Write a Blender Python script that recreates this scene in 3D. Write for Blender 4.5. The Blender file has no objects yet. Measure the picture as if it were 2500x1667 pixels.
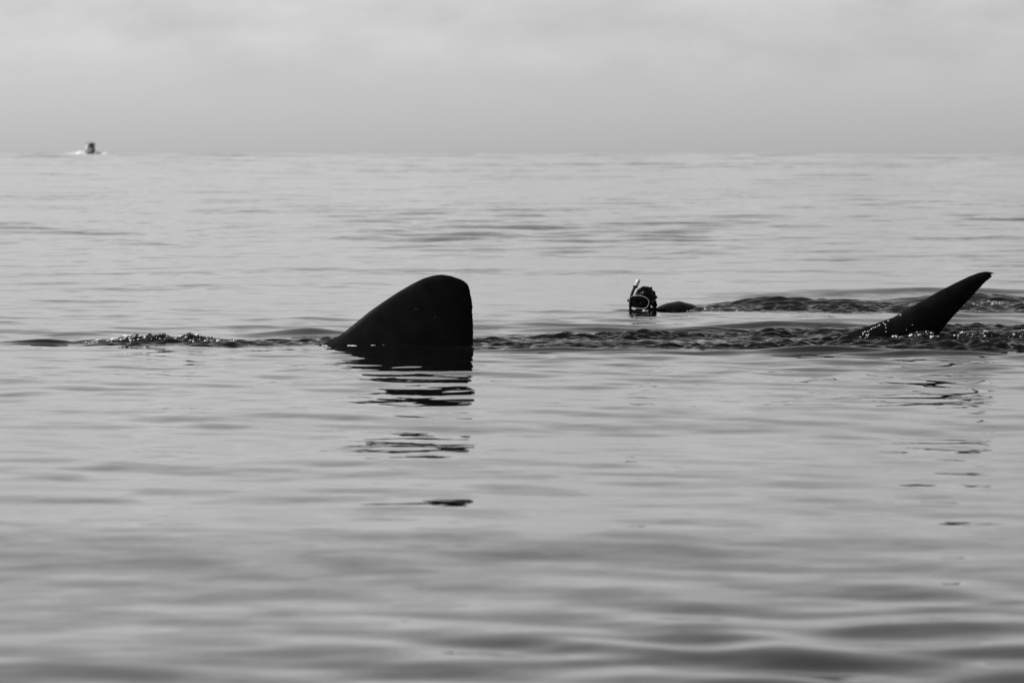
import bpy, bmesh, math, random
import numpy as np
from mathutils import Vector, Matrix

random.seed(7)
sc = bpy.context.scene
COL = sc.collection
R_EARTH = 6371000.0

# ------------------------------------------------------------------ camera
CAM_H = 1.4286
cam_d = bpy.data.cameras.new('camera')
cam_d.sensor_width = 36.0
cam_d.lens = 200.0
cam_d.clip_start = 0.5
cam_d.clip_end = 80000.0
cam_d.dof.use_dof = True
cam_d.dof.focus_distance = 42.5
cam_d.dof.aperture_fstop = 8.0
cam = bpy.data.objects.new('camera', cam_d)
COL.objects.link(cam)
cam.location = (0, 0, CAM_H)
cam.rotation_euler = (math.radians(90 - 1.948), 0, 0)
sc.camera = cam

# ------------------------------------------------------------------ world
SUN_EL, SUN_AZ = math.radians(38), math.radians(100)      # azimuth from +Y towards -X (left)
TO_SUN = Vector((-math.sin(SUN_AZ) * math.cos(SUN_EL), math.cos(SUN_AZ) * math.cos(SUN_EL), math.sin(SUN_EL)))
W = bpy.data.worlds.new('World')
sc.world = W
W.use_nodes = True
nt = W.node_tree
nt.nodes.clear()
N = nt.nodes.new
L = nt.links.new
sky = N('ShaderNodeTexSky')
sky.sky_type = 'NISHITA'
sky.sun_disc = False
sky.sun_elevation = SUN_EL
sky.sun_rotation = -SUN_AZ
sky.altitude = 0
sky.air_density = 1.0
sky.dust_density = 0.52
sky.ozone_density = 1.0
bw = N('ShaderNodeRGBToBW')
L(sky.outputs[0], bw.inputs[0])
tc = N('ShaderNodeTexCoord')
mp = N('ShaderNodeMapping')
mp.inputs['Scale'].default_value = (18, 18, 46)
mp.inputs['Location'].default_value = (3.1, 0.4, 0.25)
L(tc.outputs['Generated'], mp.inputs[0])
ns = N('ShaderNodeTexNoise')
ns.inputs['Scale'].default_value = 2.3
ns.inputs['Detail'].default_value = 7
ns.inputs['Roughness'].default_value = 0.56
L(mp.outputs[0], ns.inputs['Vector'])
sep = N('ShaderNodeSeparateXYZ')
L(tc.outputs['Generated'], sep.inputs[0])
# clouds show above the haze bank that sits on the horizon
up = N('ShaderNodeMapRange')
up.interpolation_type = 'SMOOTHSTEP'
up.inputs['From Min'].default_value = 0.005
up.inputs['From Max'].default_value = 0.022
up.inputs['To Min'].default_value = 0.0
up.inputs['To Max'].default_value = 0.52
L(sep.outputs['Z'], up.inputs['Value'])
cl = N('ShaderNodeMath'); cl.operation = 'SUBTRACT'
L(ns.outputs['Fac'], cl.inputs[0]); cl.inputs[1].default_value = 0.5
cm = N('ShaderNodeMath'); cm.operation = 'MULTIPLY'
L(cl.outputs[0], cm.inputs[0]); L(up.outputs[0], cm.inputs[1])
hz = N('ShaderNodeMapRange')
hz.interpolation_type = 'SMOOTHSTEP'
hz.inputs['From Min'].default_value = -0.004
hz.inputs['From Max'].default_value = 0.036
hz.inputs['To Min'].default_value = 1.0
hz.inputs['To Max'].default_value = 1.0
L(sep.outputs['Z'], hz.inputs['Value'])
# the sky pales on the sun's side and greys away from it
sd = N('ShaderNodeMapRange')
sd.interpolation_type = 'SMOOTHSTEP'
sd.inputs['From Min'].default_value = -0.16
sd.inputs['From Max'].default_value = 0.16
sd.inputs['To Min'].default_value = 1.05
sd.inputs['To Max'].default_value = 0.86
L(sep.outputs['X'], sd.inputs['Value'])
ad = N('ShaderNodeMath'); ad.operation = 'ADD'
L(hz.outputs[0], ad.inputs[0]); L(cm.outputs[0], ad.inputs[1])
m1 = N('ShaderNodeMath'); m1.operation = 'MULTIPLY'
L(ad.outputs[0], m1.inputs[0]); L(sd.outputs[0], m1.inputs[1])
m2 = N('ShaderNodeMath'); m2.operation = 'MULTIPLY'
L(m1.outputs[0], m2.inputs[0]); L(bw.outputs[0], m2.inputs[1])
bg = N('ShaderNodeBackground')
bg.inputs['Strength'].default_value = 0.10
L(m2.outputs[0], bg.inputs['Color'])
wo = N('ShaderNodeOutputWorld')
L(bg.outputs[0], wo.inputs['Surface'])

# ------------------------------------------------------------------ sun
sun_d = bpy.data.lights.new('sun', 'SUN')
sun_d.energy = 4.5
sun_d.angle = math.radians(0.5)
sun_d.color = (1.0, 0.99, 0.98)
sun = bpy.data.objects.new('sun', sun_d)
COL.objects.link(sun)
sun.rotation_euler = TO_SUN.to_track_quat('Z', 'Y').to_euler()

# ------------------------------------------------------------------ exposure
sc.view_settings.view_transform = 'Standard'
sc.view_settings.look = 'None'
sc.view_settings.gamma = 1.0
sc.view_settings.exposure = 0.27
sc.view_settings.use_curve_mapping = False

# ------------------------------------------------------------------ helpers
def mat(name, base, rough=0.5, spec=0.5, metal=0.0, ior=1.45, var=None, bump=None, transmission=0.0, coat=0.0):
    m = bpy.data.materials.new(name)
    m.use_nodes = True
    t = m.node_tree
    b = t.nodes['Principled BSDF']
    b.inputs['Base Color'].default_value = (base, base, base, 1)
    b.inputs['Roughness'].default_value = rough
    b.inputs['Specular IOR Level'].default_value = spec
    b.inputs['Metallic'].default_value = metal
    b.inputs['IOR'].default_value = ior
    b.inputs['Transmission Weight'].default_value = transmission
    b.inputs['Coat Weight'].default_value = coat
    b.inputs['Coat Roughness'].default_value = 0.08
    if var:
        scale, lo, hi = var
        c = t.nodes.new('ShaderNodeTexCoord')
        n = t.nodes.new('ShaderNodeTexNoise')
        n.inputs['Scale'].default_value = scale
        n.inputs['Detail'].default_value = 5
        r = t.nodes.new('ShaderNodeMapRange')
        r.inputs['From Min'].default_value = 0.3
        r.inputs['From Max'].default_value = 0.7
        r.inputs['To Min'].default_value = lo
        r.inputs['To Max'].default_value = hi
        t.links.new(c.outputs['Object'], n.inputs['Vector'])
        t.links.new(n.outputs['Fac'], r.inputs['Value'])
        t.links.new(r.outputs[0], b.inputs['Base Color'])
    if bump:
        scale, dist = bump
        c = t.nodes.new('ShaderNodeTexCoord')
        n = t.nodes.new('ShaderNodeTexNoise')
        n.inputs['Scale'].default_value = scale
        n.inputs['Detail'].default_value = 4
        u = t.nodes.new('ShaderNodeBump')
        u.inputs['Distance'].default_value = dist
        u.inputs['Strength'].default_value = 1.0
        t.links.new(c.outputs['Object'], n.inputs['Vector'])
        t.links.new(n.outputs['Fac'], u.inputs['Height'])
        t.links.new(u.outputs[0], b.inputs['Normal'])
    return m

def obj(name, me, m=None, parent=None, smooth=True):
    o = bpy.data.objects.new(name, me)
    COL.objects.link(o)
    if m is not None:
        me.materials.clear()
        me.materials.append(m)
    if smooth and len(me.polygons):
        me.polygons.foreach_set('use_smooth', np.ones(len(me.polygons), dtype=bool))
    if parent is not None:
        o.parent = parent
    me.update()
    return o

def empty(name, loc=(0, 0, 0)):
    o = bpy.data.objects.new(name, None)
    o.empty_display_size = 0.2
    o.location = loc
    COL.objects.link(o)
    return o

def tag(o, label=None, cat=None, group=None, kind=None):
    if label: o['label'] = label
    if cat: o['category'] = cat
    if group: o['group'] = group
    if kind: o['kind'] = kind
    return o

class MB:
    """collects vertices and faces"""
    def __init__(self):
        self.v, self.f = [], []
    def add(self, vs, fs):
        k = len(self.v)
        self.v += [tuple(p) for p in vs]
        self.f += [tuple(i + k for i in f) for f in fs]
    def loft(self, rings, cap=True, closed=True):
        n = len(rings[0]); vs = [p for r in rings for p in r]; fs = []
        for a in range(len(rings) - 1):
            for i in range(n if closed else n - 1):
                j = (i + 1) % n
                fs.append((a * n + i, a * n + j, (a + 1) * n + j, (a + 1) * n + i))
        if cap:
            for a, flip in ((0, True), (len(rings) - 1, False)):
                c = len(vs)
                vs.append(tuple(sum(q[k] for q in rings[a]) / n for k in range(3)))
                for i in range(n):
                    j = (i + 1) % n
                    t = (a * n + i, a * n + j, c)
                    fs.append(t[::-1] if flip else t)
        self.add(vs, fs)
    def tube(self, pts, rad, n=14, round_ends=True):
        pts = [Vector(p) for p in pts]
        if not hasattr(rad, '__len__'): rad = [rad] * len(pts)
        if round_ends:
            d0 = (pts[0] - pts[1]).normalized(); d1 = (pts[-1] - pts[-2]).normalized()
            h0 = [(pts[0] + d0 * rad[0] * math.sin(a), rad[0] * math.cos(a)) for a in (1.45, 1.0, 0.5)]
            h1 = [(pts[-1] + d1 * rad[-1] * math.sin(a), rad[-1] * math.cos(a)) for a in (0.5, 1.0, 1.45)]
            pts, rad = [p for p, _ in h0] + pts + [p for p, _ in h1], [r for _, r in h0] + list(rad) + [r for _, r in h1]
        up = Vector((0.13, 0.31, 0.94)).normalized()
        rings = []
        prev = None
        for i, p in enumerate(pts):
            t = (pts[min(i + 1, len(pts) - 1)] - pts[max(i - 1, 0)]).normalized()
            if prev is None:
                u = up if abs(t.dot(up)) < 0.9 else Vector((1, 0, 0))
                u = (u - t * u.dot(t)).normalized()
            else:
                u = (prev - t * prev.dot(t)).normalized()
            prev = u
            w = t.cross(u)
            rings.append([p + (u * math.cos(2 * math.pi * k / n) + w * math.sin(2 * math.pi * k / n)) * rad[i] for k in range(n)])
        self.loft(rings)
    def ellipsoid(self, c, r, nu=20, nv=14, rot=None):
        c = Vector(c); rings = []
        for a in range(1, nv):
            th = math.pi * a / nv
            ring = []
            for k in range(nu):
                p = Vector((r[0] * math.sin(th) * math.cos(2 * math.pi * k / nu), r[1] * math.sin(th) * math.sin(2 * math.pi * k / nu), r[2] * math.cos(th)))
                if rot is not None: p = rot @ p
                ring.append(c + p)
            rings.append(ring)
        self.loft(rings[::-1])
    def box(self, c, s, rz=0.0):
        q = Matrix.Rotation(rz, 3, 'Z'); c = Vector(c)
        vs = [c + q @ Vector((sx * s[0] / 2, sy * s[1] / 2, sz * s[2] / 2)) for sz in (-1, 1) for sy in (-1, 1) for sx in (-1, 1)]
        self.add(vs, [(0, 2, 3, 1), (4, 5, 7, 6), (0, 1, 5, 4), (2, 6, 7, 3), (0, 4, 6, 2), (1, 3, 7, 5)])
    def mesh(self, name):
        me = bpy.data.meshes.new(name)
        me.from_pydata(self.v, [], self.f)
        me.validate(); me.update()
        return me
    def build(self, name, m, parent=None, smooth=True):
        return obj(name, self.mesh(name), m, parent, smooth)

def evaluated(o, name):
    dg = bpy.context.evaluated_depsgraph_get()
    me = bpy.data.meshes.new_from_object(o.evaluated_get(dg))
    me.name = name
    old = o.data
    bpy.data.objects.remove(o)
    bpy.data.meshes.remove(old)
    return me

def remesh(mb, name, voxel, smooth_it=3):
    o = obj(name + '_tmp', mb.mesh(name + '_tmp'))
    r = o.modifiers.new('r', 'REMESH'); r.mode = 'VOXEL'; r.voxel_size = voxel
    if smooth_it:
        s = o.modifiers.new('s', 'SMOOTH'); s.factor = 0.5; s.iterations = smooth_it
    return evaluated(o, name)

# lattice value noise in numpy
_rng = np.random.default_rng(11)
_TAB = _rng.random((256, 256))
def vnoise(x, y):
    xi = np.floor(x).astype(int); yi = np.floor(y).astype(int)
    fx = x - xi; fy = y - yi
    fx = fx * fx * fx * (fx * (fx * 6 - 15) + 10); fy = fy * fy * fy * (fy * (fy * 6 - 15) + 10)
    a = _TAB[xi & 255, yi & 255]; b = _TAB[(xi + 1) & 255, yi & 255]
    c = _TAB[xi & 255, (yi + 1) & 255]; d = _TAB[(xi + 1) & 255, (yi + 1) & 255]
    return (a * (1 - fx) + b * fx) * (1 - fy) + (c * (1 - fx) + d * fx) * fy
def fbm(x, y, octv=4, rough=0.5):
    s = 0; a = 1; t = 0
    for k in range(octv):
        ca, sa = math.cos(0.6 * k), math.sin(0.6 * k)
        s = s + a * vnoise(x * ca - y * sa + 17.3 * k, x * sa + y * ca + 5.7 * k); t += a
        a *= rough; x = x * 2.03; y = y * 2.03
    return s / t
def sstep(e0, e1, x):
    t = np.clip((x - e0) / (e1 - e0), 0, 1)
    return t * t * (3 - 2 * t)

# ------------------------------------------------------------------ materials
M = {}
M['sea'] = mat('sea_water', 0.004, rough=0.02, spec=0.5, ior=1.28)
t = M['sea'].node_tree
_b = t.nodes['Principled BSDF']
_g = t.nodes.new('ShaderNodeNewGeometry')
_s = t.nodes.new('ShaderNodeSeparateXYZ'); t.links.new(_g.outputs['Position'], _s.inputs[0])
_prev = _g.outputs['Normal']
# cat's-paw ripples finer than the mesh carries: tiny ones everywhere, metre-long ones on the far water
for _scale, _y0, _y1, _k0, _k1 in ((3.2, 24.0, 60.0, 0.085, 0.12), (0.55, 60.0, 420.0, 0.0, 0.20), (0.09, 250.0, 1200.0, 0.0, 0.50)):
    _n = t.nodes.new('ShaderNodeTexNoise'); _n.inputs['Scale'].default_value = _scale; _n.inputs['Detail'].default_value = 3
    t.links.new(_g.outputs['Position'], _n.inputs['Vector'])
    _m = t.nodes.new('ShaderNodeVectorMath'); _m.operation = 'SUBTRACT'; t.links.new(_n.outputs['Color'], _m.inputs[0]); _m.inputs[1].default_value = (0.5, 0.5, 0.5)
    _f = t.nodes.new('ShaderNodeVectorMath'); _f.operation = 'MULTIPLY'; t.links.new(_m.outputs[0], _f.inputs[0]); _f.inputs[1].default_value = (1, 1, 0)
    _r = t.nodes.new('ShaderNodeMapRange'); _r.interpolation_type = 'SMOOTHSTEP'
    _r.inputs['From Min'].default_value = _y0; _r.inputs['From Max'].default_value = _y1
    _r.inputs['To Min'].default_value = _k0; _r.inputs['To Max'].default_value = _k1
    t.links.new(_s.outputs['Y'], _r.inputs['Value'])
    _q = t.nodes.new('ShaderNodeVectorMath'); _q.operation = 'SCALE'; t.links.new(_f.outputs[0], _q.inputs[0]); t.links.new(_r.outputs[0], _q.inputs['Scale'])
    _a = t.nodes.new('ShaderNodeVectorMath'); _a.operation = 'ADD'; t.links.new(_prev, _a.inputs[0]); t.links.new(_q.outputs[0], _a.inputs[1])
    _prev = _a.outputs[0]
# broken water in the trails: fine relief where the 'churn' attribute says so
_n = t.nodes.new('ShaderNodeTexNoise'); _n.inputs['Scale'].default_value = 15.0; _n.inputs['Detail'].default_value = 4
t.links.new(_g.outputs['Position'], _n.inputs['Vector'])
_m = t.nodes.new('ShaderNodeVectorMath'); _m.operation = 'SUBTRACT'; t.links.new(_n.outputs['Color'], _m.inputs[0]); _m.inputs[1].default_value = (0.5, 0.5, 0.5)
_f = t.nodes.new('ShaderNodeVectorMath'); _f.operation = 'MULTIPLY'; t.links.new(_m.outputs[0], _f.inputs[0]); _f.inputs[1].default_value = (1.0, 1.0, 0)
_at = t.nodes.new('ShaderNodeAttribute'); _at.attribute_name = 'churn'
_q = t.nodes.new('ShaderNodeVectorMath'); _q.operation = 'SCALE'; t.links.new(_f.outputs[0], _q.inputs[0]); t.links.new(_at.outputs['Fac'], _q.inputs['Scale'])
_a = t.nodes.new('ShaderNodeVectorMath'); _a.operation = 'ADD'; t.links.new(_prev, _a.inputs[0]); t.links.new(_q.outputs[0], _a.inputs[1])
_prev = _a.outputs[0]
_z = t.nodes.new('ShaderNodeVectorMath'); _z.operation = 'NORMALIZE'; t.links.new(_prev, _z.inputs[0]); t.links.new(_z.outputs[0], _b.inputs['Normal'])
M['splash'] = mat('splash_water', 0.006, rough=0.06, ior=1.33)
M['foam'] = mat('foam', 0.6, rough=0.6, var=(40, 0.4, 0.75))  # white of real foam, also used for painted glints
M['glint_white'] = mat('painted_glint', 0.6, rough=0.15, var=(60, 0.4, 0.8))  # pale colour that stands for sun glints on the tail
M['drop'] = mat('water_drop', 0.02, rough=0.10, ior=1.33)
M['skin_shark'] = mat('shark_skin', 0.006, rough=0.42, spec=0.05, var=(9, 0.004, 0.009))
M['spray'] = mat('boat_spray', 0.7, rough=0.8, var=(1.5, 0.6, 0.76))
M['hull'] = mat('boat_gelcoat', 0.2, rough=0.3, var=(2.0, 0.17, 0.23))
M['hull_dark'] = mat('boat_dark_paint', 0.06, rough=0.4, var=(3.0, 0.045, 0.075))
M['canvas'] = mat('boat_canvas', 0.17, rough=0.8, var=(4.0, 0.14, 0.2))
M['sunlit_white_paint'] = mat('sunlit_white_paint', 0.68, rough=0.5, var=(2.0, 0.62, 0.74))  # sunlight on the boat's left side put into a white colour
M['glass_dark'] = mat('dark_glass', 0.01, rough=0.05, spec=0.5)
M['steel'] = mat('boat_tube', 0.35, rough=0.3, metal=0.8)
M['engine'] = mat('engine_cowl', 0.03, rough=0.3)
M['face'] = mat('person_skin', 0.02, rough=0.4, spec=0.2, var=(30, 0.015, 0.025))
M['suit'] = mat('wetsuit', 0.003, rough=0.26, spec=0.2)
M['hair'] = mat('wet_hair', 0.004, rough=0.28, spec=0.14, bump=(90, 0.006))
M['rubber'] = mat('black_silicone', 0.006, rough=0.35, spec=0.12)
M['mask_frame'] = mat('pale_mask_frame', 0.27, rough=0.25, var=(60, 0.22, 0.32))
M['lens'] = mat('mask_lens', 0.002, rough=0.06, spec=0.03)
M['tip'] = mat('translucent_tip', 0.42, rough=0.2, var=(50, 0.36, 0.5))

# pale skin spots on the dorsal fin, each with its own place
t = M['skin_shark'].node_tree
geo = t.nodes.new('ShaderNodeTexCoord')
src = t.nodes['Principled BSDF'].inputs['Base Color'].links[0].from_socket
acc = src
for (sx, sz, sr) in ((-0.692, 0.268, 0.016), (-0.555, 0.209, 0.014)):
    cx = t.nodes.new('ShaderNodeSeparateXYZ'); t.links.new(geo.outputs['Object'], cx.inputs[0])
    cb = t.nodes.new('ShaderNodeCombineXYZ'); t.links.new(cx.outputs['X'], cb.inputs['X']); t.links.new(cx.outputs['Z'], cb.inputs['Z'])
    dv = t.nodes.new('ShaderNodeVectorMath'); dv.operation = 'DISTANCE'
    t.links.new(cb.outputs[0], dv.inputs[0]); dv.inputs[1].default_value = (sx, 0, sz)
    mr = t.nodes.new('ShaderNodeMapRange'); mr.interpolation_type = 'SMOOTHSTEP'
    mr.inputs['From Min'].default_value = 0.0; mr.inputs['From Max'].default_value = sr
    mr.inputs['To Min'].default_value = 0.022; mr.inputs['To Max'].default_value = 0.0
    t.links.new(dv.outputs['Value'], mr.inputs['Value'])
    a = t.nodes.new('ShaderNodeMath'); a.operation = 'ADD'
    t.links.new(acc, a.inputs[0]); t.links.new(mr.outputs[0], a.inputs[1]); acc = a.outputs[0]
t.links.new(acc, t.nodes['Principled BSDF'].inputs['Base Color'])

# ------------------------------------------------------------------ sea
rows = [-400, -120, -40, -12, -2, 3, 6, 8]
d = 9.0
while d < 7000:
    rows.append(d)
    if 39.2 < d < 46.5: s = 0.021
    elif 36.0 < d < 56.5: s = 0.034
    elif d < 300: s = 0.0036 * d
    else: s = 0.0065 * d
    d += s
rows += [9000, 14000, 25000, 40000]
Yr = np.array(rows, float)
ud = np.concatenate([np.linspace(-1, -0.62, 40, endpoint=False), np.linspace(-0.62, 0.62, 400, endpoint=False), np.linspace(0.62, 1, 41)])
uo = np.array([1.06, 1.15, 1.3, 1.6, 2.2, 3.5, 6, 12, 30])
U = np.concatenate([-uo[::-1], ud, uo])
Wd = 0.115 * np.maximum(np.abs(Yr), 9) + 2.2
X = U[None, :] * Wd[:, None]
Y = np.repeat(Yr[:, None], len(U), 1)
stepy = np.gradient(Yr)[:, None]
stepx = np.abs(np.gradient(U))[None, :] * Wd[:, None]
STEP = np.maximum(stepy, stepx)

def sea_waves(X, Y, STEP, seed=670):
    rng = np.random.default_rng(seed)
    # where the breeze ruffles the sea: rough patches and slicks
    g = fbm(X / 6.0 + 9, Y / 9.0 + 4, 3)
    env_f = 0.30 + 1.25 * sstep(0.40, 0.64, g)
    near = 1 - sstep(15.0, 21.5, Y + 0.9 * np.sin(X * 0.8))
    far = sstep(58, 85, Y)
    band = sstep(20, 25, Y) * (1 - sstep(47, 52, Y))
    env_short = env_f * (0.60 + 3.1 * near + 2.0 * far) + 0.85 * band + 1.1 * np.exp(-((Y - 35.5) / 2.6) ** 2)
    env_mid = (0.40 + 0.80 * env_f) * (0.62 - 0.1 * near + 1.3 * far)
    env_long = 0.8 + 0.3 * near + 0.35 * far + 1.8 * sstep(150, 600, Y)
    Z = np.zeros_like(X)
    # wavelength range, slope in degrees, number of trains, spread of headings
    octs = [(0.20, 0.42, 0.45, 20, 50, env_short), (0.42, 0.85, 0.85, 24, 48, env_short), (0.85, 1.8, 0.85, 24, 46, env_mid), (1.8, 4.0, 0.70, 16, 42, env_mid), (4.0, 9.0, 0.45, 10, 35, env_long), (9.0, 22.0, 0.35, 8, 30, env_long), (14.0, 45.0, 1.1, 14, 40, sstep(130, 500, Y))]
    for lo, hi, slope, n, spread, env in octs:
        for k in range(n):
            lam = math.exp(rng.uniform(math.log(lo), math.log(hi)))
            th = rng.normal(math.radians(82), math.radians(spread)) if hi > 2 else math.radians(rng.uniform(-5, 175))
            kx, ky = 2 * math.pi / lam * math.cos(th), 2 * math.pi / lam * math.sin(th)
            amp = math.radians(slope) * math.sqrt(2.0 / n) * lam / (2 * math.pi)
            ph = rng.uniform(0, 2 * math.pi)
            f = sstep(2.2, 4.5, lam / STEP)
            if f.max() <= 0: continue
            Z += amp * f * env * np.sin(kx * X + ky * Y + ph)
    return Z

def ridge(X, Y, x0, y0, half, width, h, ang=0.0, skew=0.0):
    c, s = math.cos(math.radians(ang)), math.sin(math.radians(ang))
    u = (X - x0) * c + (Y - y0) * s
    v = -(X - x0) * s + (Y - y0) * c + skew * u * u
    width = width * 0.5
    return h * np.exp(-(u / half) ** 2) * np.exp(-(v / width) ** 2)

CHOP = []
_r = np.random.default_rng(23)
for k in range(46):
    lam = math.exp(_r.uniform(math.log(0.095), math.log(0.25)))
    th = _r.normal(math.radians(89), math.radians(24))
    CHOP.append((2 * math.pi / lam * math.cos(th), 2 * math.pi / lam * math.sin(th), lam / (2 * math.pi) * math.sqrt(2 / 46.), _r.uniform(0, 6.28), lam))
def chop(X, Y, slope_deg):
    s = np.zeros_like(X)
    for kx, ky, a, ph, lam in CHOP:
        s += a * np.sin(kx * X + ky * Y + ph + 1.2 * np.sin(0.7 * kx * Y * 0.3 + ph))
    return s * math.radians(slope_deg)

def wake(X, Y):
    Z = np.zeros_like(X); CH = np.zeros_like(X)
    e = 0.5 * (fbm(X * 0.9 + 3, Y * 0.5, 3) - 0.5)
    # churned trail between the dorsal fin and the tail, and on behind the tail
    lo = 40.15 + 0.10 * np.clip(X, 0, 5) * -1.0 + e
    hi = 43.3 + 0.55 * np.clip(X + 0.3, 0, 4.5) + 1.5 * e
    m = sstep(-0.50, -0.25, X) * sstep(0, 0.35, Y - lo) * (1 - sstep(-1.0, 0.15, Y - hi))
    tex = 0.62 + 1.0 * sstep(0.36, 0.62, fbm(X * 1.1 + 31, Y * 0.8 + 2, 3))
    Z += m * chop(X, Y, 23) * tex; CH += m * tex
    # along the flank in front of the dorsal fin
    m = sstep(-3.4, -2.6, X) * (1 - sstep(-1.25, -0.6, X)) * sstep(41.0, 41.25, Y) * (1 - sstep(42.0, 42.7, Y + e))
    Z += m * chop(X + 7, Y + 3, 24.0) * tex; CH += m * tex
    # trail behind the swimmer
    c0 = 50.6 + 0.30 * (X - 1.6)
    m = sstep(1.45, 1.8, X) * np.exp(-((Y - c0 + 1.2 * e) / (0.75 + 0.16 * np.clip(X - 1.6, 0, 5))) ** 2)
    Z += m * chop(X + 3, Y - 4, 32) * (0.5 + 0.7 * tex); CH += m * tex
    # smooth lips and shoulders of water pushed up by the bodies
    for a in ((-1.8, 41.95, 0.26, 0.12, 0.020, 2), (-1.38, 41.7, 0.26, 0.13, 0.026, -2), (-0.75, 40.72, 0.35, 0.22, 0.018, 0), (0.35, 39.95, 0.75, 0.22, 0.028, -2), (-3.42, 41.9, 0.25, 0.13, 0.030, 1), (-1.55, 43.4, 0.30, 0.45, 0.045, 4), (-1.0, 44.8, 1.6, 0.7, 0.030, 3),
              (0.2, 45.2, 1.3, 0.55, 0.032, -6), (0.75, 44.1, 0.7, 0.45, 0.034, 7), (1.05, 43.0, 0.28, 0.3, 0.035, 0), (0.35, 42.6, 0.3, 0.25, 0.03, 0), (2.2, 45.0, 0.75, 0.4, 0.036, 6), (1.55, 44.3, 0.35, 0.3, 0.04, 0),
              (2.15, 39.65, 0.55, 0.26, 0.044, -4), (2.95, 39.3, 0.7, 0.28, 0.036, 3), (3.6, 38.6, 0.8, 0.5, 0.030, 2), (3.2, 40.2, 0.55, 0.3, 0.034, 5), (1.2, 39.5, 0.8, 0.25, 0.018, 3),
              (2.6, 46.4, 0.9, 0.6, 0.030, 3), (3.6, 46.2, 0.9, 0.7, 0.034, -4), (3.3, 44.4, 0.8, 0.5, 0.034, 5), (3.9, 48.0, 1.0, 0.6, 0.03, 3),
              (2.35, 51.9, 0.38, 0.5, 0.075, 4), (3.05, 52.0, 0.45, 0.6, 0.055, 0), (3.5, 55.0, 1.0, 0.9, 0.026, 3), (2.7, 55.3, 0.8, 0.9, 0.024, 5), (4.2, 53.0, 0.7, 0.5, 0.06, 0), (4.5, 54.8, 0.9, 0.8, 0.055, 0),
              (0.98, 49.75, 0.13, 0.16, 0.020, 0), (1.66, 50.2, 0.10, 0.2, 0.045, 5), (1.95, 50.5, 0.22, 0.25, 0.025, 3),
              (-3.0, 59.0, 1.3, 1.6, 0.035, 8), (-2.0, 60.0, 0.9, 1.2, 0.025, 8)):
        Z += ridge(X, Y, *a)
    return Z, CH

Z = sea_waves(X, Y, STEP)
# the water lies almost flat right round the bodies so that they float at their true level
calm = 1 - 0.10 * np.exp(-((Y - 41) / 2.2) ** 2)
wz, churn = wake(X, Y)
ok = (Y > 35) & (Y < 70) & (np.abs(X) < 9)
Z = Z * calm + np.where(ok, wz, 0)
churn = np.where(ok, churn, 0)
def sea_height(x, y):
    i = int(np.argmin(np.abs(Yr - y))); j = int(np.argmin(np.abs(X[i] - x)))
    return float(Z[i, j])
ZC = Z - (X * X + Y * Y) / (2 * R_EARTH)
nr, ncol = X.shape
co = np.stack([X, Y, ZC], -1).reshape(-1, 3)
idx = np.arange(nr * ncol).reshape(nr, ncol)
quads = np.stack([idx[:-1, :-1], idx[:-1, 1:], idx[1:, 1:], idx[1:, :-1]], -1).reshape(-1, 4)
me = bpy.data.meshes.new('sea')
me.vertices.add(len(co)); me.vertices.foreach_set('co', co.astype(np.float32).ravel())
me.loops.add(quads.size); me.loops.foreach_set('vertex_index', quads.ravel().astype(np.int32))
me.polygons.add(len(quads))
me.polygons.foreach_set('loop_start', (np.arange(len(quads)) * 4).astype(np.int32))
me.polygons.foreach_set('loop_total', np.full(len(quads), 4, np.int32))
me.update(calc_edges=True)
at = me.attributes.new('churn', 'FLOAT', 'POINT'); at.data.foreach_set('value', churn.ravel().astype(np.float32))
tag(obj('sea', me, M['sea']), kind='structure')

# ------------------------------------------------------------------ shark
def interp(tab, z):
    zs = [p[0] for p in tab]; xs = [p[1] for p in tab]
    return float(np.interp(z, zs, xs))

def foil(mb, lead, trail, zs, thick, yc, n=20, jag=0.0):
    """fin lofted from level sections; lead / trail are (z, x) tables"""
    rings = []
    for z in zs:
        xl, xt = interp(lead, z), interp(trail, z)
        if jag: xt += jag * (random.random() - 0.5)
        ch = max(xt - xl, 0.004); T = thick(z)
        ring = []
        for k in range(n):
            a = 2 * math.pi * k / n
            s = 0.5 - 0.5 * math.cos(a)
            prof = 1.9 * math.sqrt(s) * (1 - s) ** 0.8 + 0.10 * math.sin(math.pi * min(max(s, 0), 1)) ** 0.5
            y = T * prof * (1 if a < math.pi else -1)
            if k == 0 or 2 * k == n: y = 0
            x = xl + ch * s
            ring.append((x, yc(x, z) + y, z))
        rings.append(ring)
    mb.loft(rings)

def fin_tables(lead_px, trail_px, x0, y0, s):
    return (sorted([((y0 - y) / s, (x - x0) / s) for x, y in lead_px]), sorted([((y0 - y) / s, (x - x0) / s) for x, y in trail_px]))

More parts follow.
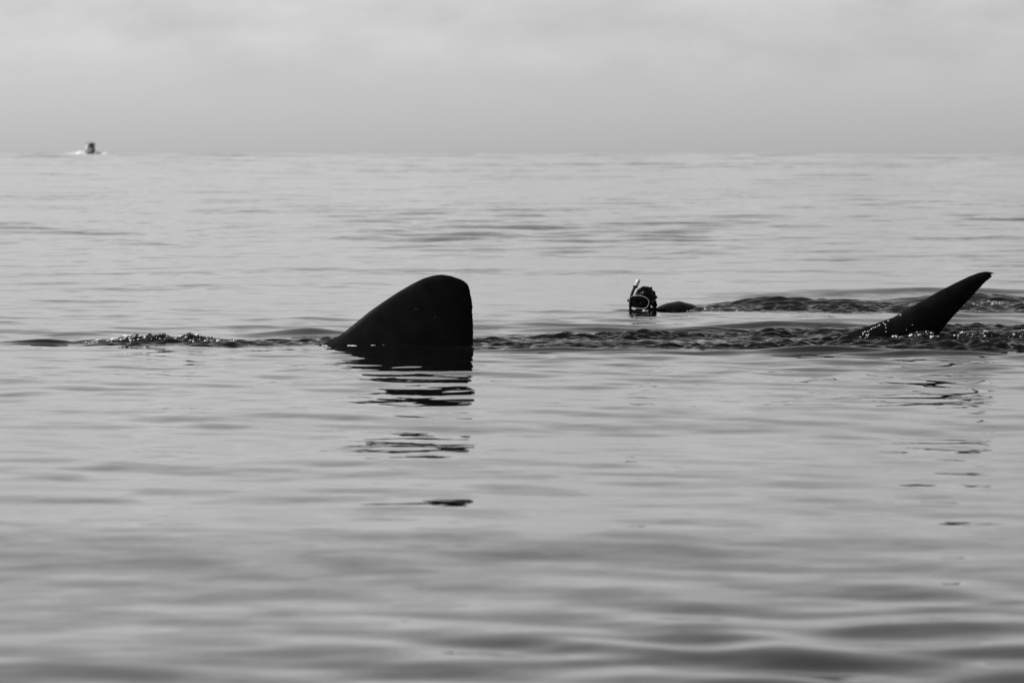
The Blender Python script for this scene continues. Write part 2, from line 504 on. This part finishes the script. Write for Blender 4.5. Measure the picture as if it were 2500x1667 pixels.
# outlines measured in plan units of 1/338.8 m (dorsal) and 1/326.8 m (tail)
d_lead, d_trail = fin_tables(
    [(700, 885), (745, 858), (780, 843), (792, 838), (804, 833), (834, 816), (864, 791.5), (901.6, 760.6), (939, 734.5), (967, 716), (1004.5, 694), (1032.5, 680), (1057, 672.7), (1070, 671.2), (1076, 670.6)],
    [(1080, 670.6), (1102, 674), (1126, 682.6), (1137, 688.6), (1144, 698), (1147.6, 711), (1151, 730), (1153.6, 748.5), (1153, 763), (1154, 780), (1155, 800), (1155.5, 842), (1158, 885)], 1250, 845, 338.8)
t_lead, t_trail = fin_tables(
    [(1900, 870), (1980, 838), (2033, 823.5), (2079.5, 808), (2121.5, 794.8), (2168, 778), (2179, 775), (2201, 761.6), (2245, 737), (2289.5, 712), (2334, 689.7), (2367, 674), (2389, 666), (2400, 663.8), (2408, 663)],
    [(2410, 663), (2418, 664.3), (2429, 666.6), (2420, 670), (2419, 672), (2423, 675), (2409, 685), (2389, 706), (2367, 730.6), (2345, 752.8), (2322.7, 777), (2307, 795), (2298, 807), (2284, 830), (2270, 870)], 1250, 828, 326.8)

def shark_axis_y(x):
    return 41.05 + 0.40 * max(0.0, x + 0.3) ** 1.08

mb_body = MB()
prof = [(-5.05, -0.42, 0.10, 0.30), (-5.0, -0.42, 0.17, 0.44), (-4.85, -0.42, 0.23, 0.54), (-4.5, -0.44, 0.30, 0.60), (-4.0, -0.48, 0.36, 0.62), (-3.2, -0.56, 0.44, 0.60), (-2.4, -0.60, 0.50, 0.58), (-1.6, -0.60, 0.51, 0.55),
        (-0.8, -0.55, 0.46, 0.48), (0.0, -0.48, 0.38, 0.39), (0.8, -0.40, 0.29, 0.29), (1.5, -0.33, 0.21, 0.22), (2.1, -0.27, 0.15, 0.17), (2.5, -0.23, 0.115, 0.14), (2.85, -0.22, 0.09, 0.09), (3.0, -0.22, 0.05, 0.05)]
rings = []
for x, zc, rz, ry in prof:
    y0 = shark_axis_y(x)
    ring = []
    for k in range(28):
        a = 2 * math.pi * k / 28
        ring.append((x, y0 + ry * math.cos(a), zc + rz * math.sin(a) * (1.0 if math.sin(a) > 0 else 0.9)))
    rings.append(ring)
mb_body.loft(rings)
zs_d = list(np.linspace(-0.115, 0.10, 14)) + list(np.linspace(0.115, 0.44, 26)) + [0.455, 0.468, 0.48, 0.49, 0.498, 0.505, 0.5095, 0.5125, 0.5145]
foil(mb_body, d_lead, d_trail, zs_d, lambda z: 0.030 + 0.05 * max(0.0, (0.5 - z) / 0.6) ** 1.3 if z < 0.48 else max(0.004, 0.030 * ((0.519 - z) / 0.039) ** 0.5), lambda x, z: 41.03, n=30, jag=0.004)
zs_t = list(np.linspace(-0.12, 0.10, 16)) + list(np.linspace(0.115, 0.43, 26)) + [0.437, 0.445, 0.452, 0.459, 0.465, 0.47, 0.475, 0.479, 0.483, 0.487, 0.4908, 0.4938, 0.4962, 0.4985, 0.5005, 0.5025, 0.5045]
def tail_y(x, z): return 42.45 + 0.16 * (x - 2.9) * 0.5
foil(mb_body, t_lead, t_trail, zs_t, lambda z: max(0.006, 0.016 + 0.062 * max(0.0, (0.45 - z) / 0.5) ** 1.2) if z < 0.46 else max(0.003, 0.016 * ((0.507 - z) / 0.047) ** 0.5), tail_y, n=26, jag=0.004)
# lower tail lobe, second dorsal fin and the pair of pectoral fins, all under water
foil(mb_body, [(-0.75, 3.0), (-0.2, 2.62)], [(-0.75, 3.05), (-0.35, 2.9), (-0.2, 2.98)], list(np.linspace(-0.75, -0.2, 10)), lambda z: 0.03, tail_y, n=16)
foil(mb_body, [(-0.35, 1.0), (-0.05, 1.28)], [(-0.35, 1.5), (-0.05, 1.42)], list(np.linspace(-0.35, -0.06, 8)), lambda z: 0.03, lambda x, z: shark_axis_y(1.2), n=16)
for s in (-1, 1):
    rings = []
    for q in np.linspace(0, 1, 9):
        cx, cy, cz = -2.9 + 0.75 * q ** 1.3, shark_axis_y(-3) + s * (0.40 + 0.95 * q), -0.72 - 0.30 * q
        ch, T = 0.62 * (1 - q) ** 0.6 + 0.05, 0.05 * (1 - q) + 0.008
        rings.append([(cx - ch * 0.5 * math.cos(2 * math.pi * k / 14), cy, cz + T * math.sin(2 * math.pi * k / 14)) for k in range(14)])
    if s > 0: rings = [r[::-1] for r in rings]
    mb_body.loft(rings)
shark = empty('whale_shark', (-0.9, 41.0, 0.0))
tag(shark, 'large black whale shark at the surface, rounded dorsal fin and slanting tail fin showing', 'shark')
body = mb_body.build('body', M['skin_shark'], shark)
body.matrix_parent_inverse = Matrix.Translation((0.9, -41.0, 0.0))
# sun glints on the wet tail, painted as small white beads
def tail_surface(px, py):
    x, z = (px - 1250) / 326.8, (828 - py) / 326.8
    xl, xt = interp(t_lead, z), interp(t_trail, z)
    s = min(max((x - xl) / (xt - xl), 0.0), 1.0)
    T = max(0.006, 0.016 + 0.062 * max(0.0, (0.45 - z) / 0.5) ** 1.2)
    return Vector((x, tail_y(x, z) - T * (1.9 * math.sqrt(s) * (1 - s) ** 0.8 + 0.1 * max(0, math.sin(math.pi * s)) ** 0.5), z))
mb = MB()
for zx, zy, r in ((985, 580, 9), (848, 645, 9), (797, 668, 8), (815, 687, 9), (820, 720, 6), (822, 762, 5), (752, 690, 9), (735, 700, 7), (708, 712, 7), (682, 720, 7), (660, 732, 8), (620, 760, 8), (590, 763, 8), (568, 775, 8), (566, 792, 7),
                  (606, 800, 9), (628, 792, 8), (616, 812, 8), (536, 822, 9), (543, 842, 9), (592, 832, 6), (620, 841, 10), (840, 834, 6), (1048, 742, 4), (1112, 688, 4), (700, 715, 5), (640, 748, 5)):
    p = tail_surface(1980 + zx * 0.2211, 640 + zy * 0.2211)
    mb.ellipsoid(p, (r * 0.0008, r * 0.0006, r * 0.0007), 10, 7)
o = mb.build('glint_beads', M['glint_white'], shark); o['kind'] = 'stuff'
o.matrix_parent_inverse = Matrix.Translation((0.9, -41.0, 0.0))

# ------------------------------------------------------------------ broken water
def splash(name, label, x0, x1, yc, depth, height, seed, n_drops, foam_glint_share=0.3, prof=None, ypow=1.0, tilt=0.0, lump=1.0):
    """lumpy sheet of churned water with beads and flecks thrown off it"""
    rng = np.random.default_rng(seed)
    nx, ny = int((x1 - x0) / 0.011), max(8, int(depth / 0.014))
    xs = np.linspace(x0, x1, nx); ys = np.linspace(-depth / 2, depth / 2, ny)
    GX, GY = np.meshgrid(xs, ys)
    u = (GX - x0) / (x1 - x0)
    e = np.interp(u, *zip(*prof)) if prof else np.sin(np.pi * u) ** 0.7
    v = np.clip(1 - (GY / (depth / 2)) ** 2, 0, 1)
    n1 = fbm(GX * 9 + seed, GY * 7 + seed * 3, 4, 0.6)
    n2 = 1 - np.abs(2 * fbm(GX * 17 + seed, GY * 13 + 5, 3, 0.55) - 1)
    h = height * e * v ** ypow * (0.45 + lump * 0.75 * sstep(0.25, 0.75, n1) * (0.55 + 0.6 * n2)) - 0.012 * (1 - v) - 0.01
    YY = yc + GY + tilt * (GX - x0)
    base = np.array([[sea_height(x, yc + tilt * (x - x0)) for x in xs[::8]]])
    bz = np.interp(xs, xs[::8], base[0])
    H = h + bz[None, :]
    vs = np.stack([GX, YY, H], -1).reshape(-1, 3)
    ii = np.arange(nx * ny).reshape(ny, nx)
    fs = np.stack([ii[:-1, :-1], ii[:-1, 1:], ii[1:, 1:], ii[1:, :-1]], -1).reshape(-1, 4)
    root = empty(name, (float((x0 + x1) / 2), float(yc), 0.0))
    tag(root, label, 'splash')
    inv = Matrix.Translation((-(x0 + x1) / 2, -yc, 0))
    me = bpy.data.meshes.new('churned_water')
    me.from_pydata(vs.tolist(), [], fs.tolist())
    o = obj('churned_water', me, M['splash'], root); o.matrix_parent_inverse = inv; o['kind'] = 'stuff'
    drops, foam = MB(), MB()
    for k in range(n_drops):
        a = int(rng.integers(0, nx)); b = int(rng.integers(0, ny))
        if rng.random() > e[b, a] * v[b, a] + 0.05: continue
        p = Vector((float(GX[b, a]), float(YY[b, a]), float(H[b, a]) + float(rng.exponential(0.002))))
        r = float(np.clip(rng.lognormal(-5.95, 0.6), 0.0012, 0.012))
        if rng.random() < (np.interp(GX[b, a], *zip(*foam_glint_share)) if hasattr(foam_glint_share, '__len__') else foam_glint_share):
            foam.ellipsoid(p, (r * 1.8, r * 1.8, r * 1.0), 7, 5)
        else:
            drops.ellipsoid(p, (r, r, r), 7, 5)
    if drops.v:
        o = drops.build('droplets', M['drop'], root); o.matrix_parent_inverse = inv; o['kind'] = 'stuff'
    if foam.v:
        o = foam.build('foam', M['foam'], root); o.matrix_parent_inverse = inv; o['kind'] = 'stuff'  # foam, plus sun sparkles painted as white flecks
    return root

splash('splash', 'long low splash of churned water at the far left, ahead of the rounded fin', -3.2, -1.95, 41.9, 0.46, 0.062, 3, 2600, ((-3.2, 1.0), (-2.85, 0.9), (-2.65, 0.15), (-2.4, 0.22), (-1.95, 0.18)),
       prof=((0, 0), (0.06, 0.25), (0.2, 0.6), (0.34, 1.0), (0.5, 0.8), (0.62, 0.95), (0.75, 0.8), (0.88, 0.6), (1, 0)))
splash('splash', 'glittering splash at the foot of the slanting tail fin', 2.75, 3.95, 42.15, 0.50, 0.065, 8, 2400, 0.25,
       prof=((0, 0), (0.06, 0.5), (0.16, 0.8), (0.3, 0.6), (0.5, 0.75), (0.62, 1.0), (0.8, 0.9), (1, 0.6)))
splash('splash', 'small splash over the snorkeller back, right of the head', 1.28, 2.15, 50.02, 0.36, 0.035, 14, 260, 0.30,
       prof=((0, 0.1), (0.3, 0.5), (0.42, 1.0), (0.52, 0.8), (0.7, 0.4), (0.85, 0.5), (1, 0)))
splash('splash', 'pale splash beyond the tail fin near the right edge', 3.85, 4.75, 51.8, 0.5, 0.045, 19, 500, 0.7,
       prof=((0, 0), (0.2, 0.6), (0.5, 1.0), (0.75, 0.5), (1, 0.1)))

# bits of foam drifting in the trail, and white glints painted under the chin
def foam_glint_fleck(x, y, w, h, seed, label):
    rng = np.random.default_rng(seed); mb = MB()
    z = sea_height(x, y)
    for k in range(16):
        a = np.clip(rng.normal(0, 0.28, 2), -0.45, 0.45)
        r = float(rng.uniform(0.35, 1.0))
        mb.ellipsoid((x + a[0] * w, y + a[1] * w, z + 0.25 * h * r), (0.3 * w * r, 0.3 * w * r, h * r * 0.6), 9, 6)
    o = mb.build('foam_glint_patch', M['foam'])
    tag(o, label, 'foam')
foam_glint_fleck(0.31, 40.6, 0.035, 0.020, 1, 'small foam patch nearest the rounded fin in the dark trail')
foam_glint_fleck(0.47, 40.35, 0.030, 0.012, 2, 'flat foam patch second from the rounded fin in the dark trail')
foam_glint_fleck(1.11, 40.55, 0.055, 0.026, 3, 'largest foam patch, halfway between the rounded fin and the tail')
foam_glint_fleck(1.175, 49.965, 0.040, 0.012, 5, 'little patch of painted white glints under the chin of the snorkeller')  # glints at the waterline, given as white lumps
foam_glint_fleck(1.62, 40.35, 0.035, 0.014, 4, 'small foam patch in the trail nearest the tail fin')

mb = MB(); rng = np.random.default_rng(77)  # bright glints along the waterline, painted as flat white lumps
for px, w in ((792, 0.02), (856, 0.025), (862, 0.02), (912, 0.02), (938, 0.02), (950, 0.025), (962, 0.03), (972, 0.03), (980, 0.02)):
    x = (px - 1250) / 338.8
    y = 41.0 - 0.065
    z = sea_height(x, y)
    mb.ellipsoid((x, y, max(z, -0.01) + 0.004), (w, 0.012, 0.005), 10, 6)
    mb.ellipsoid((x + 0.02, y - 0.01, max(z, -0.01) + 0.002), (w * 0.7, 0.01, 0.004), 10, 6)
tag(mb.build('glint_line', M['foam']), 'thin broken line of painted white glints along the foot of the rounded fin', 'foam', kind='stuff')

# ------------------------------------------------------------------ snorkeller
HC = Vector((1.165, 50.12, 0.078))
F = Vector((-0.40, -0.90, 0.02)).normalized()
Rr = F.cross(Vector((0.10, 0, 1))).normalized()
Uu = Rr.cross(F).normalized()
HM = Matrix((Rr, F, Uu)).transposed().to_4x4()
HM.translation = HC
def hp(x, y, z): return HM @ Vector((x, y, z))       # head space: x to the person's right, y forward, z up
rot3 = HM.to_3x3()

mb = MB()
mb.ellipsoid(hp(0, -0.012, 0.030), (0.076, 0.098, 0.085), 26, 18, rot3)          # skull
mb.ellipsoid(hp(0, 0.028, -0.045), (0.060, 0.066, 0.072), 24, 16, rot3)          # face and jaw
mb.ellipsoid(hp(0, 0.078, -0.098), (0.026, 0.018, 0.018), 14, 10, rot3)          # chin
mb.tube([hp(0, 0.088, 0.012), hp(0, 0.101, -0.018), hp(0, 0.110, -0.036)], [0.009, 0.012, 0.016])
for s in (-1, 1):
    mb.ellipsoid(hp(s * 0.013, 0.098, -0.040), (0.009, 0.010, 0.008), 10, 8, rot3)
    mb.tube([hp(s * 0.012, 0.084, 0.020), hp(s * 0.035, 0.080, 0.025), hp(s * 0.055, 0.062, 0.018)], [0.009, 0.010, 0.008])
    mb.ellipsoid(hp(s * 0.045, 0.058, -0.030), (0.022, 0.022, 0.018), 12, 10, rot3)
    mb.ellipsoid(hp(s * 0.080, -0.012, -0.008), (0.010, 0.018, 0.030), 12, 10, rot3)
    mb.ellipsoid(hp(s * 0.032, 0.074, 0.002), (0.012, 0.010, 0.011), 10, 8, rot3)
mb.tube([hp(-0.024, 0.084, -0.070), hp(0, 0.094, -0.068), hp(0.024, 0.084, -0.070)], [0.006, 0.008, 0.006])
mb.tube([hp(-0.020, 0.083, -0.080), hp(0, 0.092, -0.080), hp(0.020, 0.083, -0.080)], [0.006, 0.008, 0.006])
# trunk: prone, trailing away to the right and sinking towards the feet
ax = Vector((0.94, 0.33, -0.04)).normalized(); sdv = Vector((0.33, -0.94, 0)).normalized()      # sdv points to the camera
C0 = Vector((1.40, 50.26, -0.062))
def bp(a, b, c): return C0 + ax * a + sdv * b + Vector((0, 0, c))
mb.tube([hp(0, -0.02, -0.05), hp(0.0, -0.045, -0.10), bp(-0.10, 0.0, 0.0)], [0.058, 0.060, 0.068])
rings = []
for a, w, hgt, zc in ((-0.14, 0.07, 0.06, 0.0), (-0.09, 0.15, 0.085, 0.005), (-0.02, 0.195, 0.105, 0.012), (0.08, 0.19, 0.118, 0.02), (0.20, 0.17, 0.115, 0.0), (0.34, 0.145, 0.10, -0.045), (0.48, 0.155, 0.105, -0.085), (0.60, 0.165, 0.105, -0.11), (0.68, 0.13, 0.08, -0.13)):
    rings.append([bp(a, w * math.cos(2 * math.pi * k / 24), zc + hgt * math.sin(2 * math.pi * k / 24)) for k in range(24)])
mb.loft(rings)
for s in (-1, 1):
    # legs
    mb.tube([bp(0.60, s * 0.085, -0.12), bp(0.82, s * 0.10, -0.17), bp(1.04, s * 0.10, -0.24), bp(1.24, s * 0.10, -0.26), bp(1.44, s * 0.10, -0.30)], [0.088, 0.078, 0.058, 0.055, 0.038])
    mb.tube([bp(1.44, s * 0.10, -0.30), bp(1.52, s * 0.105, -0.335), bp(1.64, s * 0.11, -0.36)], [0.038, 0.034, 0.022])
    # arms folded down and forward, under water
    sh = bp(-0.03, s * 0.185, -0.01); el = bp(0.02, s * 0.27, -0.27); wr = bp(-0.20, s * 0.22, -0.40)
    mb.tube([sh, (sh + el) / 2 + Vector((0.0, 0, 0.005)), el], [0.060, 0.050, 0.042])
    mb.tube([el, el * 0.6 + wr * 0.4, wr], [0.042, 0.040, 0.027])
    hd = (wr - el).normalized(); side = hd.cross(Vector((0, 0, 1))).normalized(); nrm = side.cross(hd)
    palm = wr + hd * 0.055
    mb.ellipsoid(palm, (0.050, 0.040, 0.016), 14, 10, Matrix((hd, side, nrm)).transposed())
    for q, ln in ((-0.030, 0.060), (-0.010, 0.076), (0.010, 0.080), (0.030, 0.070)):
        b0 = wr + hd * 0.088 + side * q
        mb.tube([b0, b0 + hd * ln * 0.5 + side * q * 0.25 - nrm * 0.004, b0 + hd * ln * 0.95 + side * q * 0.4 - nrm * 0.022], [0.0095, 0.0088, 0.0075], 10)
    b0 = wr + hd * 0.03 + side * (-0.03 * s)
    mb.tube([b0, b0 + hd * 0.03 - side * 0.026 * s, b0 + hd * 0.062 - side * 0.034 * s - nrm * 0.006], [0.012, 0.011, 0.009], 10)
body_me = remesh(mb, 'body', 0.0065, 3)
person = empty('person', (1.4, 50.25, 0.0))
tag(person, 'snorkeller in a black wetsuit swimming low in the water, curly head raised', 'person')
pinv = Matrix.Translation((-1.4, -50.25, 0))
ob = obj('body', body_me, M['face'], person); ob.matrix_parent_inverse = pinv
# wetsuit: the same surface from collar to cuffs, 4 mm proud of the skin
bm = bmesh.new(); bm.from_mesh(body_me); bm.normal_update()
hand_c = [bp(-0.20, s * 0.22, -0.40) for s in (-1, 1)]
collar = bp(-0.13, 0, 0.0)
kill = []
for f in bm.faces:
    c = f.calc_center_median()
    if (c - HC).length < 0.145 and (HM.inverted() @ c).y > -0.12 or (c - collar).dot(ax) < -0.02 and c.z > -0.15 or any((c - h).length < 0.2 and (c - h).dot(Vector((-1, -0.3, -0.5)).normalized()) > 0.0 for h in hand_c) or (c - bp(1.5, 0, 0)).dot(ax) > 0:
        kill.append(f)
bmesh.ops.delete(bm, geom=kill, context='FACES')
for v in bm.verts: v.co += v.normal * 0.004
wm = bpy.data.meshes.new('wetsuit'); bm.to_mesh(wm); bm.free()
ob = obj('wetsuit', wm, M['suit'], person); ob.matrix_parent_inverse = pinv
# hair: wet curls over the skull down to the nape
mb = MB(); rng = random.Random(4)
mb.ellipsoid(hp(0, -0.018, 0.034), (0.083, 0.106, 0.090), 26, 18, rot3)
for k in range(330):
    th, ph = rng.uniform(0, 2 * math.pi), math.acos(rng.uniform(-0.35, 1.0))
    p = Vector((math.sin(ph) * math.cos(th), math.sin(ph) * math.sin(th), math.cos(ph)))
    if p.y > 0.45 and p.z < 0.30: continue
    q = hp(0 + 0.084 * p.x, -0.018 + 0.106 * p.y, 0.034 + 0.090 * p.z)
    r = rng.uniform(0.006, 0.012)
    mb.ellipsoid(q, (r, r, r * rng.uniform(0.7, 1.2)), 8, 6)
for x, y, z, r in ((-0.040, -0.03, 0.118, 0.015), (-0.088, -0.03, 0.0, 0.020), (-0.094, -0.045, -0.025, 0.017), (-0.085, -0.06, 0.045, 0.014), (0.0, -0.01, 0.122, 0.012), (-0.07, -0.04, 0.085, 0.013), (0.05, 0.04, 0.085, 0.012), (-0.085, -0.05, -0.05, 0.016), (-0.05, -0.10, -0.03, 0.02), (0.03, -0.11, 0.0, 0.02)):
    mb.ellipsoid(hp(x, y, z), (r, r, r), 10, 8)
ob = obj('hair', remesh(mb, 'hair', 0.0045, 2), M['hair'], person); ob.matrix_parent_inverse = pinv

# diving mask
mask = empty('diving_mask', hp(0, 0.11, 0.0))
tag(mask, 'black diving mask with a pale rim over the snorkeller face', 'mask')
minv = Matrix.Translation(-hp(0, 0.11, 0.0))
def mask_pt(a, k=1.0, y=0.0):
    ca, sa = math.cos(a), math.sin(a)
    n = 3.2
    r = (abs(ca) ** n + abs(sa) ** n) ** (-1 / n)
    x, z = r * ca * 0.094 * k, r * sa * 0.056 * k
    z += -0.010 * (x / 0.09) ** 2 * (1 if z > 0 else 0.2)
    if z < 0: x *= 1 - 0.10 * (-z / 0.056)
    return hp(x, 0.128 + y - 1.6 * x * x, -0.006 + z)
NA = 64
angs = [2 * math.pi * k / NA for k in range(NA)]
mb = MB()
rings = []
for a in angs:
    c = mask_pt(a); out = (mask_pt(a, 1.05) - c).normalized(); fw = F
    rings.append([c + (out * math.cos(b) * 0.0036 + fw * math.sin(b) * 0.005) for b in [2 * math.pi * k / 10 for k in range(10)]])
rings.append(rings[0])
mb.loft(rings, cap=False)
o = mb.build('frame', M['mask_frame'], mask); o.matrix_parent_inverse = minv
mb = MB()
rr = [[mask_pt(a, k, -0.001) for a in angs] for k in (0.985, 0.7, 0.4, 0.1)]
rr2 = [[mask_pt(a, k, -0.005) for a in angs] for k in (0.1, 0.4, 0.7, 0.985)]
mb.loft(rr + rr2)
o = mb.build('lens', M['lens'], mask); o.matrix_parent_inverse = minv
mb = MB()
rr = [[mask_pt(a, k, y) for a in angs] for k, y in ((1.05, -0.002), (1.07, -0.016), (1.0, -0.032), (0.92, -0.048), (0.86, -0.066), (0.80, -0.07), (0.84, -0.05), (0.94, -0.02), (1.0, -0.006))]
mb.loft(rr, cap=False)
o = mb.build('skirt', M['rubber'], mask); o.matrix_parent_inverse = minv
mb = MB()
rings = []
for k in range(41):
    a = math.radians(-8 + 196 * k / 40)
    x, y = 0.094 * math.cos(a), 0.045 - 0.168 * math.sin(a) * 1.0
    tp = Vector((math.cos(a), -math.sin(a), 0))
    rings.append([hp(x + tp.x * t_, y + tp.y * t_, 0.004 + z) for t_, z in ((-0.002, -0.011), (0.002, -0.011), (0.002, 0.011), (-0.002, 0.011))])
mb.loft(rings)
strap = mb.build('strap', M['rubber'], mask); strap.matrix_parent_inverse = minv
for s in (-1, 1):
    mb = MB()
    mb.tube([hp(s * 0.090, 0.098, -0.004), hp(s * 0.112, 0.092, -0.004)], 0.013, 12)
    mb.build('buckle', M['rubber'], strap)

# snorkel
snork = empty('snorkel', (1.05, 50.04, 0.0))
tag(snork, 'curved black snorkel with a pale translucent tip beside the diving mask', 'snorkel')
sinv = Matrix.Translation((-1.05, -50.04, 0))
mb = MB()
pts = [hp(0.0, 0.115, -0.078), hp(0.035, 0.125, -0.09), hp(0.075, 0.11, -0.085), (1.043, 50.03, -0.005), (1.040, 50.04, 0.05), (1.046, 50.05, 0.105), (1.060, 50.06, 0.155), (1.078, 50.065, 0.196), (1.088, 50.067, 0.215)]
fine = []
for i in range(len(pts) - 1):
    p0, p1, p2, p3 = [Vector(pts[min(max(i + k, 0), len(pts) - 1)]) for k in (-1, 0, 1, 2)]
    for u in (0, 0.25, 0.5, 0.75):
        fine.append(0.5 * ((2 * p1) + (p2 - p0) * u + (2 * p0 - 5 * p1 + 4 * p2 - p3) * u * u + (3 * p1 - p0 - 3 * p2 + p3) * u ** 3))
fine.append(Vector(pts[-1]))
mb.tube(fine, 0.0125, 14)
tube = mb.build('tube', M['rubber'], snork); tube.matrix_parent_inverse = sinv
mb = MB()
a, b = Vector((1.085, 50.066, 0.205)), Vector((1.117, 50.07, 0.272))
dv = (b - a).normalized()
mb.tube([a, a + dv * 0.004, a + dv * 0.05, b - dv * 0.006, b], [0.0150, 0.0178, 0.0182, 0.0165, 0.0120], 16, False)
o = mb.build('splash_guard', M['tip'], snork); o.matrix_parent_inverse = sinv
mb = MB()
rings = [[(Vector((1.086, 50.067, 0.207)) + dv * (0.004 * q) + Vector((0.0198 * math.cos(t_), 0.0198 * math.sin(t_), -0.0095 * math.cos(t_)))) for t_ in [2 * math.pi * k / 16 for k in range(16)]] for q in (-2, 2)]
mb.loft(rings)
o = mb.build('collar', M['rubber'], snork); o.matrix_parent_inverse = sinv
mb = MB()
mb.tube([hp(-0.018, 0.108, -0.078), hp(0.018, 0.108, -0.078)], 0.012, 10)
mb.build('mouthpiece', M['rubber'], tube)

# ------------------------------------------------------------------ motor boat near the horizon, bows on
BD = 1450.0
BX = (222 - 1250) / 13889.0 * BD
BZ = -BD * BD / (2 * R_EARTH)
boat = empty('motor_boat', (BX, BD, BZ))
boat.rotation_euler = (0, 0, math.radians(11))
boat.scale = (1.08, 0.9, 1.04)
tag(boat, 'tiny motor boat with a canopy running bows on at the horizon', 'boat')
mb = MB(); rings = []
for y, w, keel, deck in ((-3.4, 0.06, 0.62, 1.30), (-3.1, 0.34, 0.38, 1.24), (-2.4, 0.75, 0.10, 1.14), (-1.4, 1.02, -0.12, 1.04), (0, 1.10, -0.22, 0.98), (1.6, 1.10, -0.24, 0.95), (3.0, 1.04, -0.22, 0.95)):
    half = [(0, keel), (0.45 * w, keel + 0.12), (0.84 * w, keel + 0.42 * (deck - keel)), (0.96 * w, keel + 0.72 * (deck - keel)), (w, deck), (w - 0.05, deck + 0.03), (0.7 * w, deck - 0.05)]
    rings.append([(x, y, z) for x, z in half] + [(-x, y, z) for x, z in half[:0:-1]])
mb.loft(rings)
hull = mb.build('hull', M['hull'], boat)
mb = MB()
for s in (-1, 1):
    mb.tube([(s * 0.37, -3.12, 1.16), (s * 0.78, -2.4, 1.07), (s * 1.06, -1.4, 0.97), (s * 1.14, 0, 0.91), (s * 1.14, 1.6, 0.88), (s * 1.08, 3.0, 0.88)], 0.05, 8)
mb.build('rubbing_strake', M['hull_dark'], hull)
mb = MB(); mb.box((0.1, 0.1, 1.35), (1.25, 1.0, 0.9)); mb.box((0.1, -0.35, 1.12), (0.9, 0.3, 0.4))
console = mb.build('console', M['hull_dark'], boat, smooth=False)
mb = MB()
mb.add([(-0.62, -0.42, 1.80), (0.82, -0.42, 1.80), (0.74, -0.12, 2.28), (-0.54, -0.12, 2.28), (-0.62, -0.38, 1.80), (0.82, -0.38, 1.80), (0.74, -0.08, 2.28), (-0.54, -0.08, 2.28)],
       [(0, 1, 2, 3), (7, 6, 5, 4), (0, 4, 5, 1), (1, 5, 6, 2), (2, 6, 7, 3), (3, 7, 4, 0)])
mb.build('windscreen', M['glass_dark'], console, smooth=False)
mb = MB(); rings = []
for y, dz in ((-1.0, -0.05), (-0.8, 0.0), (0.4, 0.05), (1.6, 0.0), (1.8, -0.05)):
    rings.append([(x, y, 2.66 + dz + 0.10 * (1 - (x / 1.05) ** 2) + t_) for x, t_ in [(-1.05 + 2.1 * k / 10, 0.0) for k in range(11)] + [(1.05 - 2.1 * k / 10, -0.05) for k in range(11)]])
mb.loft(rings)
canopy = mb.build('canopy', M['canvas'], boat)
for sx in (-0.92, 0.92):
    for sy in (-0.6, 1.5):
        mb = MB(); mb.tube([(sx, sy, 0.95), (sx * 0.98, sy * 0.96, 2.62)], 0.035, 8)
        mb.build('canopy_post', M['steel'], canopy)
mb = MB(); mb.box((0.35, 0.9, 1.75), (1.15, 0.06, 1.7)); mb.box((0.93, 0.2, 1.75), (0.05, 1.3, 1.7)); mb.box((0.5, -0.75, 1.75), (0.85, 0.05, 1.7)); mb.build('shaded_side_curtain', M['canvas'], boat, smooth=False)  # dark boxes added to give the boat's right side its shade
mb = MB()
mb.ellipsoid((0, 3.30, 1.22), (0.24, 0.34, 0.34), 16, 12); mb.box((0, 3.32, 0.5), (0.16, 0.22, 1.1))
mb.build('outboard_engine', M['engine'], boat)

mb = MB(); mb.box((-0.95, 0.45, 1.62), (0.06, 2.0, 1.25)); mb.box((-0.55, -0.62, 1.45), (0.75, 0.06, 0.9))
mb.build('sunlit_side_panel', M['sunlit_white_paint'], boat, smooth=False)  # sunlit left side of the boat, painted as white panels

def spray(name, label, x0, x1, peak, hmax, depth, seed):
    rng = np.random.default_rng(seed)
    nx, ny = 90, 26
    xs = np.linspace(x0, x1, nx); ys = np.linspace(-depth / 2, depth / 2, ny)
    GX, GY = np.meshgrid(xs, ys)
    e = np.interp(xs, *zip(*peak))[None, :]
    v = np.clip(1 - (GY / (depth / 2)) ** 2, 0, 1) ** 0.6
    h = hmax * e * v * (0.45 + 0.9 * fbm(GX * 2.1 + seed, GY * 1.6, 4, 0.6)) - 0.06
    vs = np.stack([GX + BX, GY + BD, h + BZ], -1).reshape(-1, 3)
    ii = np.arange(nx * ny).reshape(ny, nx)
    fs = np.stack([ii[:-1, :-1], ii[:-1, 1:], ii[1:, 1:], ii[1:, :-1]], -1).reshape(-1, 4)
    mb = MB(); mb.add(vs.tolist(), fs.tolist())
    for k in range(260):
        x = float(rng.uniform(x0, x1)); q = float(np.interp(x, xs, e[0]))
        r = float(rng.uniform(0.02, 0.07))
        mb.ellipsoid((BX + x, BD + float(rng.uniform(-0.4, 0.4)) * depth, BZ + q * hmax * float(rng.uniform(0.3, 1.15))), (r, r, r), 6, 4)
    tag(mb.build(name, M['spray']), label, 'spray')
spray('bow_spray', 'long white spray wing left of the tiny motor boat', -7.0, -1.0, ((-7.0, 0.0), (-6.6, 0.38), (-5.8, 0.30), (-4.5, 0.5), (-2.8, 0.85), (-2.2, 1.0), (-1.4, 0.7), (-1.0, 0.4)), 0.8, 2.2, 31)
spray('bow_spray', 'short white spray wing right of the tiny motor boat', 1.3, 5.4, ((1.3, 0.2), (1.8, 0.7), (2.6, 0.4), (3.6, 0.8), (4.4, 0.6), (5.4, 0.0)), 0.75, 2.2, 37)
